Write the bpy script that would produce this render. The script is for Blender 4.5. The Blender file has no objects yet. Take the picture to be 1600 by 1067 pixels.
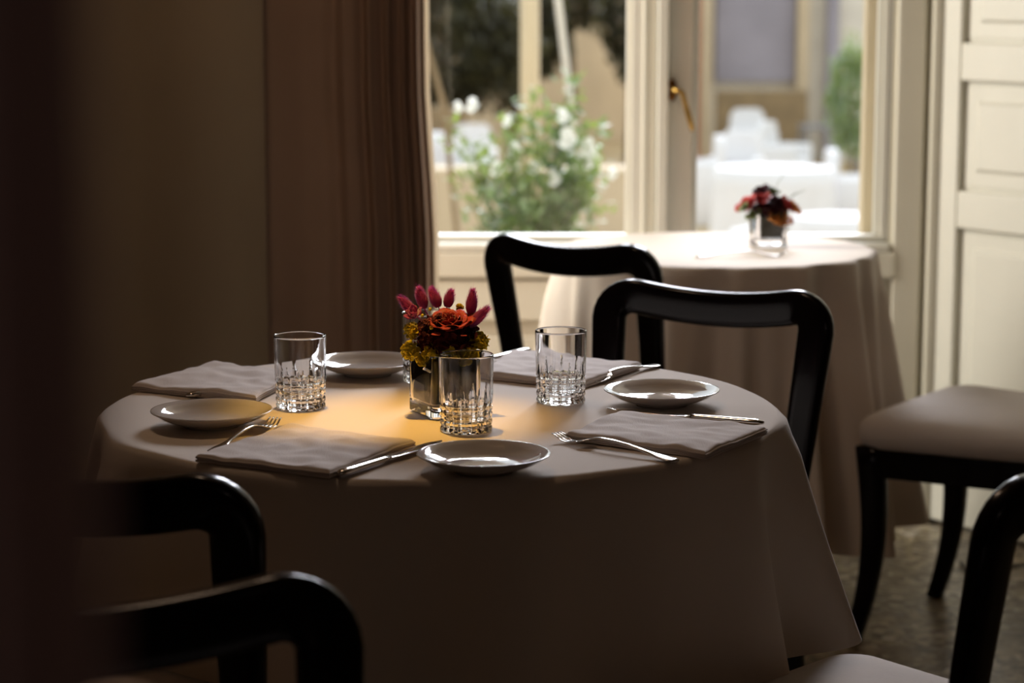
import bpy, math, random
from mathutils import Vector, Matrix, noise
random.seed(7)
PI = math.pi
C = bpy.context.scene.collection
SC = bpy.context.scene

def lin(r, g, b):
    f = lambda c: c/255/12.92 if c/255 <= .04045 else ((c/255+.055)/1.055)**2.4
    return (f(r), f(g), f(b), 1)

# ------------------------------------------------------------------ camera
CAMH, FPX, PITCH = 1.31, 3550.0, math.atan((533.5+24)/3550.0)
cam = bpy.data.cameras.new('camera'); camo = bpy.data.objects.new('camera', cam); C.objects.link(camo)
camo.location = (0, 0, CAMH); camo.rotation_euler = (PI/2-PITCH, 0, 0)
cam.sensor_width = 36; cam.lens = FPX/1600*36; cam.clip_start = .05
cam.dof.use_dof = True; cam.dof.focus_distance = 2.93; cam.dof.aperture_fstop = 4.6
SC.camera = camo
# ------------------------------------------------------------------ sky
w = bpy.data.worlds.new('world'); SC.world = w; w.use_nodes = True
w.node_tree.nodes['Background'].inputs[0].default_value = (.88, .94, 1, 1)
w.node_tree.nodes['Background'].inputs[1].default_value = 1.85
# ------------------------------------------------------------------ lights
def light(name, kind, loc, aim, energy, col, **k):
    l = bpy.data.lights.new(name, kind); l.energy = energy; l.color = col
    for a, b in k.items(): setattr(l, a, b)
    o = bpy.data.objects.new(name, l); C.objects.link(o); o.location = loc
    o.rotation_euler = (Vector(aim)-Vector(loc)).to_track_quat('-Z', 'Y').to_euler()
    return o
# hazy low sun behind the window, shining in towards the viewer
light('hazy_sun', 'SUN', (.9, 9.0, 4.2), (-.09, 3.0, .75), 7.2, (.88, .88, 1.0), angle=math.radians(26))
# daylight of a second window, in the left wall behind the curtains
light('side_window_daylight', 'AREA', (-1.5, 5.05, 1.75), (.6, 5.0, .9), 64, (1, .96, .86), shape='RECTANGLE', size=.6, size_y=1.7)
# warm ceiling spot over the table
light('ceiling_spot', 'SPOT', (-.28, 3.05, 2.9), (-.155, 2.90, .75), 210, (1, .56, .11), spot_size=math.radians(13.5), spot_blend=1.0, shadow_soft_size=.03)
# added warm fill light, no real fixture, brightening the drape and table top
light('warm_fill', 'POINT', (-.5, 3.3, 2.7), (0, 0, 0), 14, (1, .70, .48), shadow_soft_size=.12)
# very dim fill added behind the viewer to lift the near drape and blacks
light('rear_fill', 'POINT', (.45, -.7, 2.2), (0, 0, 0), 2.6, (1, .80, .72), shadow_soft_size=.15)
vs = SC.view_settings
SC.display_settings.display_device = 'sRGB'
vs.view_transform = 'Standard'; vs.look = 'None'; vs.gamma = 1; vs.exposure = 0; vs.use_curve_mapping = False

_F = Vector((0, math.cos(PITCH), -math.sin(PITCH))); _U = Vector((0, math.sin(PITCH), math.cos(PITCH)))
def ray(px, py): return _F*FPX + Vector((px-800, 0, 0)) + _U*(533.5-py)
def atz(px, py, z): d = ray(px, py); return Vector((0, 0, CAMH)) + d*((z-CAMH)/d.z)
def aty(px, py, y): d = ray(px, py); return Vector((0, 0, CAMH)) + d*(y/d.y)

# ------------------------------------------------------------------ materials
def mat(name, col, rough=.6, metal=0, spec=.5, coat=0, bump=0, bscale=300, vary=0, vscale=8, col2=None, sheen=0, transl=0, tcol=None, weave=0, stretch=(1, 1, 1)):
    m = bpy.data.materials.new(name); m.use_nodes = True; nt = m.node_tree; N = nt.nodes; L = nt.links
    b = N['Principled BSDF']; b.inputs['Base Color'].default_value = col
    b.inputs['Roughness'].default_value = rough; b.inputs['Metallic'].default_value = metal
    b.inputs['Specular IOR Level'].default_value = spec; b.inputs['Coat Weight'].default_value = coat
    b.inputs['Coat Roughness'].default_value = .05; b.inputs['Sheen Weight'].default_value = sheen
    tc = N.new('ShaderNodeTexCoord'); mp = N.new('ShaderNodeMapping'); L.new(tc.outputs['Object'], mp.inputs[0]); mp.inputs['Scale'].default_value = stretch
    if vary or col2:
        n = N.new('ShaderNodeTexNoise'); n.inputs['Scale'].default_value = vscale; n.inputs['Detail'].default_value = 5
        L.new(mp.outputs[0], n.inputs['Vector'])
        mx = N.new('ShaderNodeMix'); mx.data_type = 'RGBA'
        c2 = col2 or tuple(c*(1-vary) for c in col[:3])+(1,)
        mr = N.new('ShaderNodeMapRange'); mr.inputs[1].default_value = .35; mr.inputs[2].default_value = .65
        L.new(n.outputs['Fac'], mr.inputs[0]); L.new(mr.outputs[0], mx.inputs['Factor'])
        mx.inputs[6].default_value = col; mx.inputs[7].default_value = c2
        L.new(mx.outputs[2], b.inputs['Base Color'])
    if bump or weave:
        bp = N.new('ShaderNodeBump'); bp.inputs['Distance'].default_value = .001
        if weave:
            a = N.new('ShaderNodeTexNoise'); a.inputs['Scale'].default_value = weave
            m1 = N.new('ShaderNodeMapping'); m1.inputs['Scale'].default_value = (1, .12, .12); L.new(tc.outputs['Object'], m1.inputs[0]); L.new(m1.outputs[0], a.inputs['Vector'])
            c = N.new('ShaderNodeTexNoise'); c.inputs['Scale'].default_value = weave
            m2 = N.new('ShaderNodeMapping'); m2.inputs['Scale'].default_value = (.12, 1, 1); L.new(tc.outputs['Object'], m2.inputs[0]); L.new(m2.outputs[0], c.inputs['Vector'])
            ad = N.new('ShaderNodeMath'); ad.operation = 'ADD'; L.new(a.outputs['Fac'], ad.inputs[0]); L.new(c.outputs['Fac'], ad.inputs[1])
            L.new(ad.outputs[0], bp.inputs['Height']); bp.inputs['Strength'].default_value = bump or .25
        else:
            n2 = N.new('ShaderNodeTexNoise'); n2.inputs['Scale'].default_value = bscale; L.new(mp.outputs[0], n2.inputs['Vector'])
            L.new(n2.outputs['Fac'], bp.inputs['Height']); bp.inputs['Strength'].default_value = bump
        L.new(bp.outputs[0], b.inputs['Normal'])
    if transl:
        t = N.new('ShaderNodeBsdfTranslucent'); t.inputs[0].default_value = tcol or col
        ms = N.new('ShaderNodeMixShader'); ms.inputs[0].default_value = transl
        L.new(b.outputs[0], ms.inputs[1]); L.new(t.outputs[0], ms.inputs[2]); L.new(ms.outputs[0], N['Material Output'].inputs[0])
    return m

M = {}
M['linen'] = mat('table_linen', lin(232, 219, 205), .85, spec=.25, weave=900, bump=.12, sheen=.15, transl=.10, tcol=lin(225, 190, 150))
M['napkin'] = mat('napkin_linen', lin(218, 206, 198), .85, spec=.25, weave=700, bump=.25, sheen=.15)
M['lacquer'] = mat('black_lacquer', (.005, .003, .0035, 1), .2, spec=.15, coat=.08, vary=.3, vscale=12)
M['seat'] = mat('seat_fabric', lin(216, 205, 196), .8, spec=.3, weave=500, bump=.35, vary=.10, vscale=5)
M['curtain'] = mat('curtain_fabric', lin(178, 150, 130), .9, spec=.2, weave=500, bump=.3, transl=.06, tcol=lin(170, 150, 125), vary=.12, vscale=3)
M['lining'] = mat('curtain_lining', lin(232, 224, 210), .9, spec=.2, transl=.4, tcol=lin(232, 224, 210))
M['drape'] = mat('brown_drape_fabric', lin(172, 156, 132), .95, spec=.15, weave=400, bump=.2, vary=.1, vscale=2)
M['dark_drape'] = mat('dark_drape_fabric', lin(176, 150, 146), .95, spec=.1, weave=400, bump=.2)
M['cream'] = mat('cream_paint', lin(216, 211, 194), .45, spec=.4, bump=.05, bscale=60, vary=.04, vscale=3)
M['trimpaint'] = mat('window_paint', lin(218, 215, 202), .4, spec=.45, bump=.04, bscale=60, vary=.03)
M['wall'] = mat('room_wall_plaster', lin(110, 92, 72), .9, bump=.1, bscale=40)
M['ceil'] = mat('ceiling_plaster', lin(120, 106, 88), .9, bump=.1, bscale=40)
M['porcelain'] = mat('glazed_porcelain', lin(214, 206, 198), .07, spec=.65, coat=.6)
M['steel'] = mat('polished_steel', (.62, .59, .56, 1), .14, metal=1, bump=.02, bscale=80)
M['brass'] = mat('aged_brass', lin(205, 165, 90), .28, metal=1, vary=.35, vscale=40)
M['brassdark'] = mat('dark_brass', lin(120, 80, 35), .35, metal=1, vary=.4, vscale=60)
M['woodpost'] = mat('pale_wood', lin(222, 200, 165), .6, vary=.14, vscale=10, stretch=(8, 8, .6), bump=.1)
M['tabletop'] = mat('dark_wood', lin(60, 40, 28), .4, vary=.3, vscale=8, stretch=(1, 10, 1))
M['iron'] = mat('black_iron', (.02, .02, .02, 1), .4, metal=.7)
M['cord'] = mat('black_rubber', (.01, .01, .01, 1), .5)
M['rose'] = mat('rose_petal', lin(170, 28, 22), .55, spec=.3, vary=.35, vscale=60, sheen=.3)
M['rose_dark'] = mat('dark_dried_petal', lin(70, 12, 26), .8, spec=.2, vary=.5, vscale=120)
M['dried'] = mat('dried_stem_red', lin(120, 52, 50), .8, vary=.4, vscale=120)
M['bunny'] = mat('pink_grass_head', lin(190, 72, 150), .85, spec=.2, vary=.25, vscale=120, sheen=.6, transl=.35, tcol=lin(215, 90, 165))
M['yellow'] = mat('yellow_dried_petal', lin(214, 192, 44), .75, spec=.25, vary=.3, vscale=90)
M['leafdark'] = mat('dark_leaf_wrap', lin(52, 50, 34), .55, vary=.4, vscale=40)
M['orange'] = mat('orange_petal', lin(222, 140, 60), .6, vary=.2, vscale=50)
M['red'] = mat('red_petal', lin(190, 40, 36), .6, vary=.45, vscale=60)
M['green'] = mat('green_leaf', lin(110, 122, 50), .55, vary=.35, vscale=50)
M['bushleaf'] = mat('bush_leaf', lin(120, 136, 78), .5, vary=.45, vscale=5, col2=lin(140, 160, 140), transl=.35, tcol=lin(150, 170, 60))
M['bark'] = mat('bark', lin(96, 76, 54), .9, vary=.3, vscale=30, bump=.4)
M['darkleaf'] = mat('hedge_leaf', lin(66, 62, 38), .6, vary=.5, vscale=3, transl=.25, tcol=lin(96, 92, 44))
M['white_out'] = mat('white_cover_fabric', lin(218, 216, 216), .8, vary=.03)
M['petalwhite'] = mat('white_petal', lin(245, 244, 238), .6, transl=.3, tcol=lin(245, 244, 238))
M['gravel'] = mat('terrace_gravel', lin(176, 152, 112), .95, bump=.4, bscale=30, vary=.2, vscale=2)
M['ochre'] = mat('ochre_render', lin(192, 172, 142), .9, bump=.2, bscale=20, vary=.12, vscale=1.5)
M['greystone'] = mat('grey_stone', lin(150, 143, 150), .8, vary=.14, vscale=2)
M['terracotta'] = mat('terracotta_render', lin(170, 105, 74), .9, vary=.1)
M['palestone'] = mat('pale_stone', lin(214, 205, 190), .85, vary=.1, vscale=3)
M['brownwood'] = mat('brown_wood', lin(134, 112, 80), .8, vary=.2, vscale=6)
M['greymetal'] = mat('grey_table_metal', lin(120, 118, 120), .4, metal=.3)
M['pole'] = mat('parasol_wood', lin(205, 184, 148), .6, vary=.12, vscale=5, stretch=(6, 6, .5))
M['pot'] = mat('grey_pot', lin(130, 128, 124), .8, vary=.2, vscale=6)

def glassmat(name, rough=0, tint=(1, 1, 1, 1), ior=1.5, clear=0.0):
    m = bpy.data.materials.new(name); m.use_nodes = True; nt = m.node_tree; N = nt.nodes; L = nt.links
    N.remove(N['Principled BSDF']); g = N.new('ShaderNodeBsdfGlass'); g.inputs['Color'].default_value = tint
    g.inputs['Roughness'].default_value = rough; g.inputs['IOR'].default_value = ior
    L.new(g.outputs[0], N['Material Output'].inputs[0])
    return m
M['glass'] = glassmat('clear_crystal')
def panemat():
    m = bpy.data.materials.new('window_pane_glass'); m.use_nodes = True; nt = m.node_tree; N = nt.nodes; L = nt.links
    N.remove(N['Principled BSDF']); t = N.new('ShaderNodeBsdfTransparent'); t.inputs[0].default_value = (.96, .97, .96, 1)
    g = N.new('ShaderNodeBsdfGlossy'); g.inputs['Roughness'].default_value = .02; fr = N.new('ShaderNodeFresnel'); fr.inputs[0].default_value = 1.3
    mx = N.new('ShaderNodeMixShader'); L.new(fr.outputs[0], mx.inputs[0]); L.new(t.outputs[0], mx.inputs[1]); L.new(g.outputs[0], mx.inputs[2])
    L.new(mx.outputs[0], N['Material Output'].inputs[0]); return m
M['pane'] = panemat()
def terrazzo():
    m = bpy.data.materials.new('terrazzo_floor'); m.use_nodes = True; nt = m.node_tree; N = nt.nodes; L = nt.links
    b = N['Principled BSDF']; b.inputs['Roughness'].default_value = .35
    tc = N.new('ShaderNodeTexCoord')
    v = N.new('ShaderNodeTexVoronoi'); v.inputs['Scale'].default_value = 55; L.new(tc.outputs['Object'], v.inputs['Vector'])
    cr = N.new('ShaderNodeValToRGB'); cr.color_ramp.interpolation = 'CONSTANT'
    cols = [(0, lin(150, 138, 112)), (.3, lin(120, 106, 80)), (.5, lin(180, 168, 146)), (.68, lin(84, 70, 50)), (.82, lin(150, 140, 130)), (.92, lin(205, 198, 185))]
    e = cr.color_ramp.elements; e[0].color = cols[0][1]; e[1].position = cols[1][0]; e[1].color = cols[1][1]
    for p, c in cols[2:]: k = e.new(p); k.color = c
    sp = N.new('ShaderNodeSeparateColor'); L.new(v.outputs['Color'], sp.inputs[0]); L.new(sp.outputs[0], cr.inputs[0])
    n = N.new('ShaderNodeTexNoise'); n.inputs['Scale'].default_value = 5; n.inputs['Detail'].default_value = 6; L.new(tc.outputs['Object'], n.inputs['Vector'])
    mx = N.new('ShaderNodeMix'); mx.data_type = 'RGBA'; mx.blend_type = 'MULTIPLY'; mx.inputs['Factor'].default_value = .8
    cr2 = N.new('ShaderNodeValToRGB'); cr2.color_ramp.elements[0].position = .38; cr2.color_ramp.elements[0].color = (.30, .24, .18, 1); cr2.color_ramp.elements[1].position = .56
    L.new(n.outputs['Fac'], cr2.inputs[0]); L.new(cr.outputs[0], mx.inputs[6]); L.new(cr2.outputs[0], mx.inputs[7]); L.new(mx.outputs[2], b.inputs['Base Color'])
    return m
M['terrazzo'] = terrazzo()

# ------------------------------------------------------------------ mesh helpers
class MB:
    def __init__(s): s.v = []; s.f = []
    def add(s, vs, fs):
        o = len(s.v); s.v += [tuple(v) for v in vs]; s.f += [tuple(i+o for i in f) for f in fs]; return s
    def box(s, x0, x1, y0, y1, z0, z1, mtx=None):
        vs = [Vector((x, y, z)) for x in (x0, x1) for y in (y0, y1) for z in (z0, z1)]
        if mtx: vs = [mtx @ v for v in vs]
        return s.add(vs, [(0, 1, 3, 2), (4, 6, 7, 5), (0, 4, 5, 1), (2, 3, 7, 6), (0, 2, 6, 4), (1, 5, 7, 3)])
    def rings(s, rings, cap0=True, cap1=True, closed=False):
        n = len(rings[0]); vs = [p for r in rings for p in r]; fs = []
        m = len(rings)
        for i in range(m if closed else m-1):
            for j in range(n):
                a = i*n+j; b = i*n+(j+1) % n; c = ((i+1) % m)*n+(j+1) % n; d = ((i+1) % m)*n+j
                fs.append((a, b, c, d))
        if not closed:
            if cap0: fs.append(tuple(reversed(range(n))))
            if cap1: fs.append(tuple(range((m-1)*n, m*n)))
        return s.add(vs, fs)
    def grid(s, P, flip=False):
        r = len(P); c = len(P[0]); fs = []
        for i in range(r-1):
            for j in range(c-1):
                q = (i*c+j, i*c+j+1, (i+1)*c+j+1, (i+1)*c+j)
                fs.append(q[::-1] if flip else q)
        return s.add([p for row in P for p in row], fs)
    def lathe(s, prof, n=48, cx=0, cy=0, cz=0):
        # profile of (r, z); r=0 ends are welded into fans by a tiny ring
        rs = [[Vector((cx+max(r, 1e-5)*math.cos(2*PI*k/n), cy+max(r, 1e-5)*math.sin(2*PI*k/n), cz+z)) for k in range(n)] for r, z in prof]
        return s.rings(rs)
    def tube(s, pts, rad, n=8):
        pts = [Vector(p) for p in pts]; rr = rad if isinstance(rad, (list, tuple)) else [rad]*len(pts)
        t0 = (pts[1]-pts[0]).normalized(); up = Vector((0, 0, 1)) if abs(t0.z) < .9 else Vector((1, 0, 0))
        nx = t0.cross(up).normalized(); rs = []
        for i, p in enumerate(pts):
            t = (pts[min(i+1, len(pts)-1)]-pts[max(i-1, 0)]).normalized()
            nx = (nx - t*nx.dot(t)).normalized(); ny = t.cross(nx)
            rs.append([p+nx*rr[i]*math.cos(2*PI*k/n)+ny*rr[i]*math.sin(2*PI*k/n) for k in range(n)])
        return s.rings(rs)
    def sweep(s, pts, ws, ts, wdirs, n=16, e=3.2):
        # rounded-rectangle (superellipse) section: ws along wdir, ts along the binormal
        rs = []
        for i, p in enumerate(pts):
            t = (pts[min(i+1, len(pts)-1)]-pts[max(i-1, 0)]).normalized()
            wd = wdirs[i] if isinstance(wdirs, list) else wdirs
            wd = (wd-t*wd.dot(t)).normalized(); td = t.cross(wd)
            r = []
            for k in range(n):
                a = 2*PI*(k+.5)/n; c = math.cos(a); q = math.sin(a)
                r.append(p+wd*(ws[i]/2)*math.copysign(abs(c)**(2/e), c)+td*(ts[i]/2)*math.copysign(abs(q)**(2/e), q))
            rs.append(r)
        return s.rings(rs)
    def build(s, name, m, parent=None, smooth=True, bevel=0, sub=0, angle=None):
        me = bpy.data.meshes.new(name); me.from_pydata(s.v, [], s.f); me.update()
        me.materials.append(M[m] if isinstance(m, str) else m)
        if smooth:
            for p in me.polygons: p.use_smooth = True
            if angle:
                try: me.set_sharp_from_angle(angle=math.radians(angle))
                except Exception: pass
        o = bpy.data.objects.new(name, me); C.objects.link(o)
        if parent: o.parent = parent
        if bevel:
            b = o.modifiers.new('bevel', 'BEVEL'); b.width = bevel; b.segments = 2; b.limit_method = 'ANGLE'
            b.harden_normals = False
        if sub: q = o.modifiers.new('sub', 'SUBSURF'); q.levels = sub; q.render_levels = sub
        return o

def tag(o, label, cat, group=None):
    o['label'] = label; o['category'] = cat
    if group: o['group'] = group
    return o
def thing(name, label, cat, loc=(0, 0, 0), rz=0, group=None):
    o = bpy.data.objects.new(name, None); C.objects.link(o); o.location = loc; o.rotation_euler = (0, 0, rz); o.empty_display_size = .05
    return tag(o, label, cat, group)
def struct(o): o['kind'] = 'structure'; return o
def dup(root, loc, rz, label, group=None):
    def rec(o, par):
        c = o.copy(); C.objects.link(c)
        if par: c.parent = par
        for ch in list(o.children): rec(ch, c)
        return c
    r = rec(root, None); r.location = loc; r.rotation_euler = (0, 0, rz); r['label'] = label
    if group: r['group'] = group
    return r
def smooth(a, b, x): t = min(1, max(0, (x-a)/(b-a))); return t*t*(3-2*t)
def rrect(hx, hy, r, z, n=6):
    out = []
    for cx, cy, a0 in ((hx-r, hy-r, 0), (-hx+r, hy-r, PI/2), (-hx+r, -hy+r, PI), (hx-r, -hy+r, 3*PI/2)):
        for k in range(n+1): a = a0+PI/2*k/n; out.append(Vector((cx+r*math.cos(a), cy+r*math.sin(a), z)))
    return out

# ================================================================== SETTING
YW = 5.50                                       # inner face of the window wall
WX0, WX1 = -.62, .915                           # window opening
ZS, ZT = .69, 2.45                              # sill and head of the window
def sbox(name, m, *a, bevel=0): return struct(MB().box(*a).build(name, m, smooth=False, bevel=bevel))
sbox('floor', 'terrazzo', -1.75, 2.75, -1.6, YW+.3, -.1, 0)
sbox('ceiling', 'ceil', -1.75, 2.75, -1.6, YW+.3, 3.0, 3.1)
sbox('wall_back', 'wall', -1.75, 2.75, -1.75, -1.6, 0, 3.0)
# left wall, pierced by the side window behind the curtains
b = MB(); b.box(-1.75, -1.6, -1.6, 4.72, 0, 3.0); b.box(-1.75, -1.6, 5.4, YW+.3, 0, 3.0)
b.box(-1.75, -1.6, 4.72, 5.4, 0, .7); b.box(-1.75, -1.6, 4.72, 5.4, 2.6, 3.0); struct(b.build('wall_left', 'wall', smooth=False))
sbox('wall_right', 'wall', 2.6, 2.75, -1.6, YW+.3, 0, 3.0)
# window wall
b = MB(); b.box(-1.6, WX0, YW, YW+.3, 0, 3.0); b.box(WX1, 1.06, YW, YW+.3, 0, 3.0); b.box(1.06, 2.6, YW+.02, YW+.3, 0, 3.0)
b.box(WX0, WX1, YW, YW+.3, 0, ZS-.02); b.box(WX0, WX1, YW, YW+.3, ZT, 3.0); struct(b.build('wall_front', 'cream', smooth=False))
# panelled apron under the window: frame, recess and raised field
b = MB()
b.box(-1.2, .90, YW-.022, YW, .50, .60)
b.box(-1.2, .90, YW-.022, YW, .0, .12)
for x0, x1 in ((-1.2, -1.1), (-.42, -.32), (.38, .48), (.82, .90)): b.box(x0, x1, YW-.022, YW, .12, .50)
for x0, x1 in ((-1.06, -.46), (-.28, .34), (.52, .78)): b.box(x0, x1, YW-.012, YW, .16, .46)
struct(b.build('trim_1', 'cream', smooth=False, bevel=.004))
b = MB(); b.box(-1.2, .93, YW-.03, YW, ZS-.085, ZS-.02)
struct(b.build('trim_2', 'cream', smooth=False, bevel=.006))
# window: frame, casements, panes, handle
win = bpy.data.objects.new('window_1', None); C.objects.link(win); win.location = (.2, YW, ZS); struct(win)
def wchild(mb, name, m, **k):
    o = mb.build(name, m, None, smooth=False, **k); o.parent = win; o.matrix_parent_inverse = win.matrix_basis.inverted(); return o
win_m = Matrix.Translation(win.location)
bpy.context.view_layer.update()
def X(px): return aty(px, 300, YW).x
wchild(MB().box(WX0, WX1, YW-.03, YW+.1, ZS-.02, ZS), 'window_sill', 'trimpaint', bevel=.004)
b = MB(); b.box(WX0, WX0+.05, YW, YW+.09, ZS, ZT); b.box(X(1393), WX1, YW, YW+.09, ZS, ZT); b.box(WX0, WX1, YW, YW+.09, ZT-.05, ZT)
wchild(b, 'window_frame', 'trimpaint', bevel=.004)
def casement(x0, x1, swl, swr, y, nm):
    b = MB(); zb = ZS+.004; zt = ZT-.054
    b.box(x0, x0+swl, y, y+.05, zb, zt); b.box(x1-swr, x1, y, y+.05, zb, zt)
    b.box(x0+swl, x1-swr, y, y+.05, zb, zb+.012); b.box(x0+swl, x1-swr, y, y+.05, zt-.05, zt)
    # glazing bead
    b.box(x0+swl, x0+swl+.012, y+.012, y+.04, zb+.012, zt-.05); b.box(x1-swr-.012, x1-swr, y+.012, y+.04, zb+.012, zt-.05)
    o = wchild(b, nm, 'trimpaint', bevel=.003)
    g = MB().box(x0+swl, x1-swr, y+.024, y+.028, zb+.012, zt-.05).build('pane', 'pane', o, smooth=False)
casement(WX0+.052, X(1024), .05, X(1024)-X(986), YW+.015, 'casement')
casement(X(1026), X(1391), X(1082)-X(1026), X(1391)-X(1377), YW+.012, 'casement')
b = MB(); b.box(X(1003), X(1009), YW+.008, YW+.018, ZS+.004, ZT-.06); b.box(X(1026), X(1042), YW-.014, YW+.014, ZS, ZT-.05)
wchild(b, 'meeting_bead', 'trimpaint', bevel=.003)
hp = aty(1050, 141, YW+.0)
bh = MB(); rs = []
for zz, dz in ((0, 0),):
    for q in range(2):
        pass
ring = lambda y, s: [Vector((hp.x+.013*s*math.cos(2*PI*k/24), y, hp.z+.027*s*math.sin(2*PI*k/24))) for k in range(24)]
bh.rings([ring(YW+.014, 1), ring(YW+.002, 1), ring(YW-.002, .8)])
hd = bh.build('handle_plate', 'brassdark', win); hd.matrix_parent_inverse = win.matrix_basis.inverted()
e = aty(1083, 205, YW-.05); k0 = Vector((hp.x, YW+.006, hp.z+.002)); k1 = Vector((hp.x+.004, YW-.045, hp.z+.002)); k2 = k1+Vector((.018, -.004, -.006))
bh = MB().tube([k0, k0.lerp(k1, .6), k1, k1+Vector((.008, -.003, -.001)), k2, k2.lerp(e, .25), k2.lerp(e, .55), k2.lerp(e, .9), e], [.006, .006, .007, .0075, .0065, .0062, .0078, .0068, .0035], 12)
ho = bh.build('handle_lever', 'brass', hd)
# outer wooden shutter post seen through the right pane
b = MB().box(aty(1345, 300, 5.75).x, aty(1378, 300, 5.75).x, 5.72, 5.78, ZS-.02, ZT)
for dx, zz in ((.012, aty(1360, 100, 5.72).z), (.024, aty(1373, 145, 5.72).z)):
    b.lathe([(.0, -.0), (.004, .0)], 8)if False else None
struct(b.build('trim_3', 'woodpost', smooth=False, bevel=.003))
# wall casing right of the window and its grooves
b = MB(); b.box(X(1395), X(1438), YW-.025, YW, 0, 2.7); b.box(X(1447), X(1461), YW-.05, YW, 0, 2.7)
struct(b.build('trim_4', 'cream', smooth=False, bevel=.004))
# panelled door leaf folded back at the right
dang = math.atan2(-.25, .175)
dm = Matrix.Translation((X(1467), 5.48, 0)) @ Matrix.Rotation(dang, 4, 'Z')
DW = .80
dr = bpy.data.objects.new('door_1', None); C.objects.link(dr); dr.matrix_world = dm; struct(dr)
b = MB(); b.box(0, DW, .0, .03, 0.012, 2.7)       # thin core; the room side is -y in local space
b.box(0, .075, -.022, 0, .012, 2.7); b.box(DW-.075, DW, -.022, 0, .012, 2.7)
rails = [(.012, .16), (.735, .825), (1.085, 1.175), (1.62, 1.71), (2.2, 2.29), (2.6, 2.7)]
for z0, z1 in rails: b.box(.075, DW-.075, -.022, 0, z0, z1)
b.build('door_frame', 'trimpaint', dr, smooth=False, bevel=.006)
for i in range(len(rails)-1):
    z0, z1 = rails[i][1], rails[i+1][0]
    x0, x1 = .075, DW-.075; p = MB(); g = .045
    a = [(x0+.012, z0+.012), (x1-.012, z0+.012), (x1-.012, z1-.012), (x0+.012, z1-.012)]
    c = [(x0+g, z0+g), (x1-g, z0+g), (x1-g, z1-g), (x0+g, z1-g)]
    p.rings([[Vector((x, 0, z)) for x, z in a], [Vector((x, -.006, z)) for x, z in a], [Vector((x, -.006, z)) for x, z in c], [Vector((x, -.014, z)) for x, z in [(c[0][0]+.01, c[0][1]+.01), (c[1][0]-.01, c[1][1]+.01), (c[2][0]-.01, c[2][1]-.01), (c[3][0]+.01, c[3][1]-.01)]]])
    p.build('door_panel', 'trimpaint', dr, smooth=False)

# ================================================================== CURTAINS
def curtain(name, m, x0, x1, y0, y1, z0, z1, folds, amp, label, thick=.004, seed=0, shape=None, n=260, extra=None):
    rnd = random.Random(seed); F = []
    rows = 30
    for side in (0, 1):
        rowsv = []
        for i in range(rows+1):
            z = z0+(z1-z0)*i/rows; h = i/rows; row = []
            for j in range(n+1):
                u = j/n
                off = folds(u, h)*amp*(1-.25*h)
                x = x0+(x1-x0)*u; y = y0+(y1-y0)*u+off
                if shape: dx = shape(u, z); x += dx
                row.append(Vector((x, y+side*thick, z)))
            rowsv.append(row)
        F.append(rowsv)
    b = MB(); b.grid(F[0]); b.grid(F[1], True)
    for a in (0, n):   # close the two edges
        b.grid([[F[0][i][a], F[1][i][a]] for i in range(rows+1)], a != 0)
    o = b.build(name, m); tag(o, label, 'curtain'); return o
def folds_main(u, h):
    u = max(0, (u*(cx1-cx0)+cx0-cxa)/(cx1-cxa))
    ph = 2*PI*(1.0*u+5.2*u**2.6)
    return (math.sin(ph+.9)+.3*math.sin(ph*1.9+h*1.1))*(.25+.95*smooth(.3, .9, u))
# right (window side) curtain; gathers towards its right edge, drifting right towards the floor
cx0 = -1.58; cxa = aty(400, 300, 4.62).x; cx1 = aty(662, 200, 4.62).x
def shp(u, z): u = max(0, (u*(cx1-cx0)+cx0-cxa)/(cx1-cxa)); return (.018*smooth(1.15, .75, z)*u if z < 1.2 else 0)
curtain('curtain', 'curtain', cx0, cx1, 4.66, 4.67, .01, 2.95, folds_main, .022, 'heavy taupe fabric curtain gathered in folds at the left side of the window', shape=shp, n=1100)
lx0 = cx1-.004
o = curtain('curtain_lining', 'lining', lx0, lx0+.012, 4.715, 4.73, .01, 2.95, lambda u, h: math.sin(9*u), .004, 'x', shape=lambda u, z: shp(1, z), n=20)
o['label'] = 'thin sunlit cream sheer edge showing just behind the right edge of the taupe curtain'; o['category'] = 'curtain'
dx1 = aty(412, 300, 4.56).x
curtain('drape', 'drape', -1.58, dx1, 4.50, 4.60, .01, 2.95, lambda u, h: .8*math.sin(2*PI*2.4*u+3.9)+.25*math.sin(17*u+1), .05, 'plain dark brown drape hanging flat to the left of the gathered curtain', n=200)
o = curtain('dark_drape', 'dark_drape', -.125, aty(160, 500, .39).x, .40, .385, .0, 2.95, lambda u, h: math.sin(2*PI*3*u), .008, 'very dark blurred drape hanging close to the viewer along the left picture edge', n=60)

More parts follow.
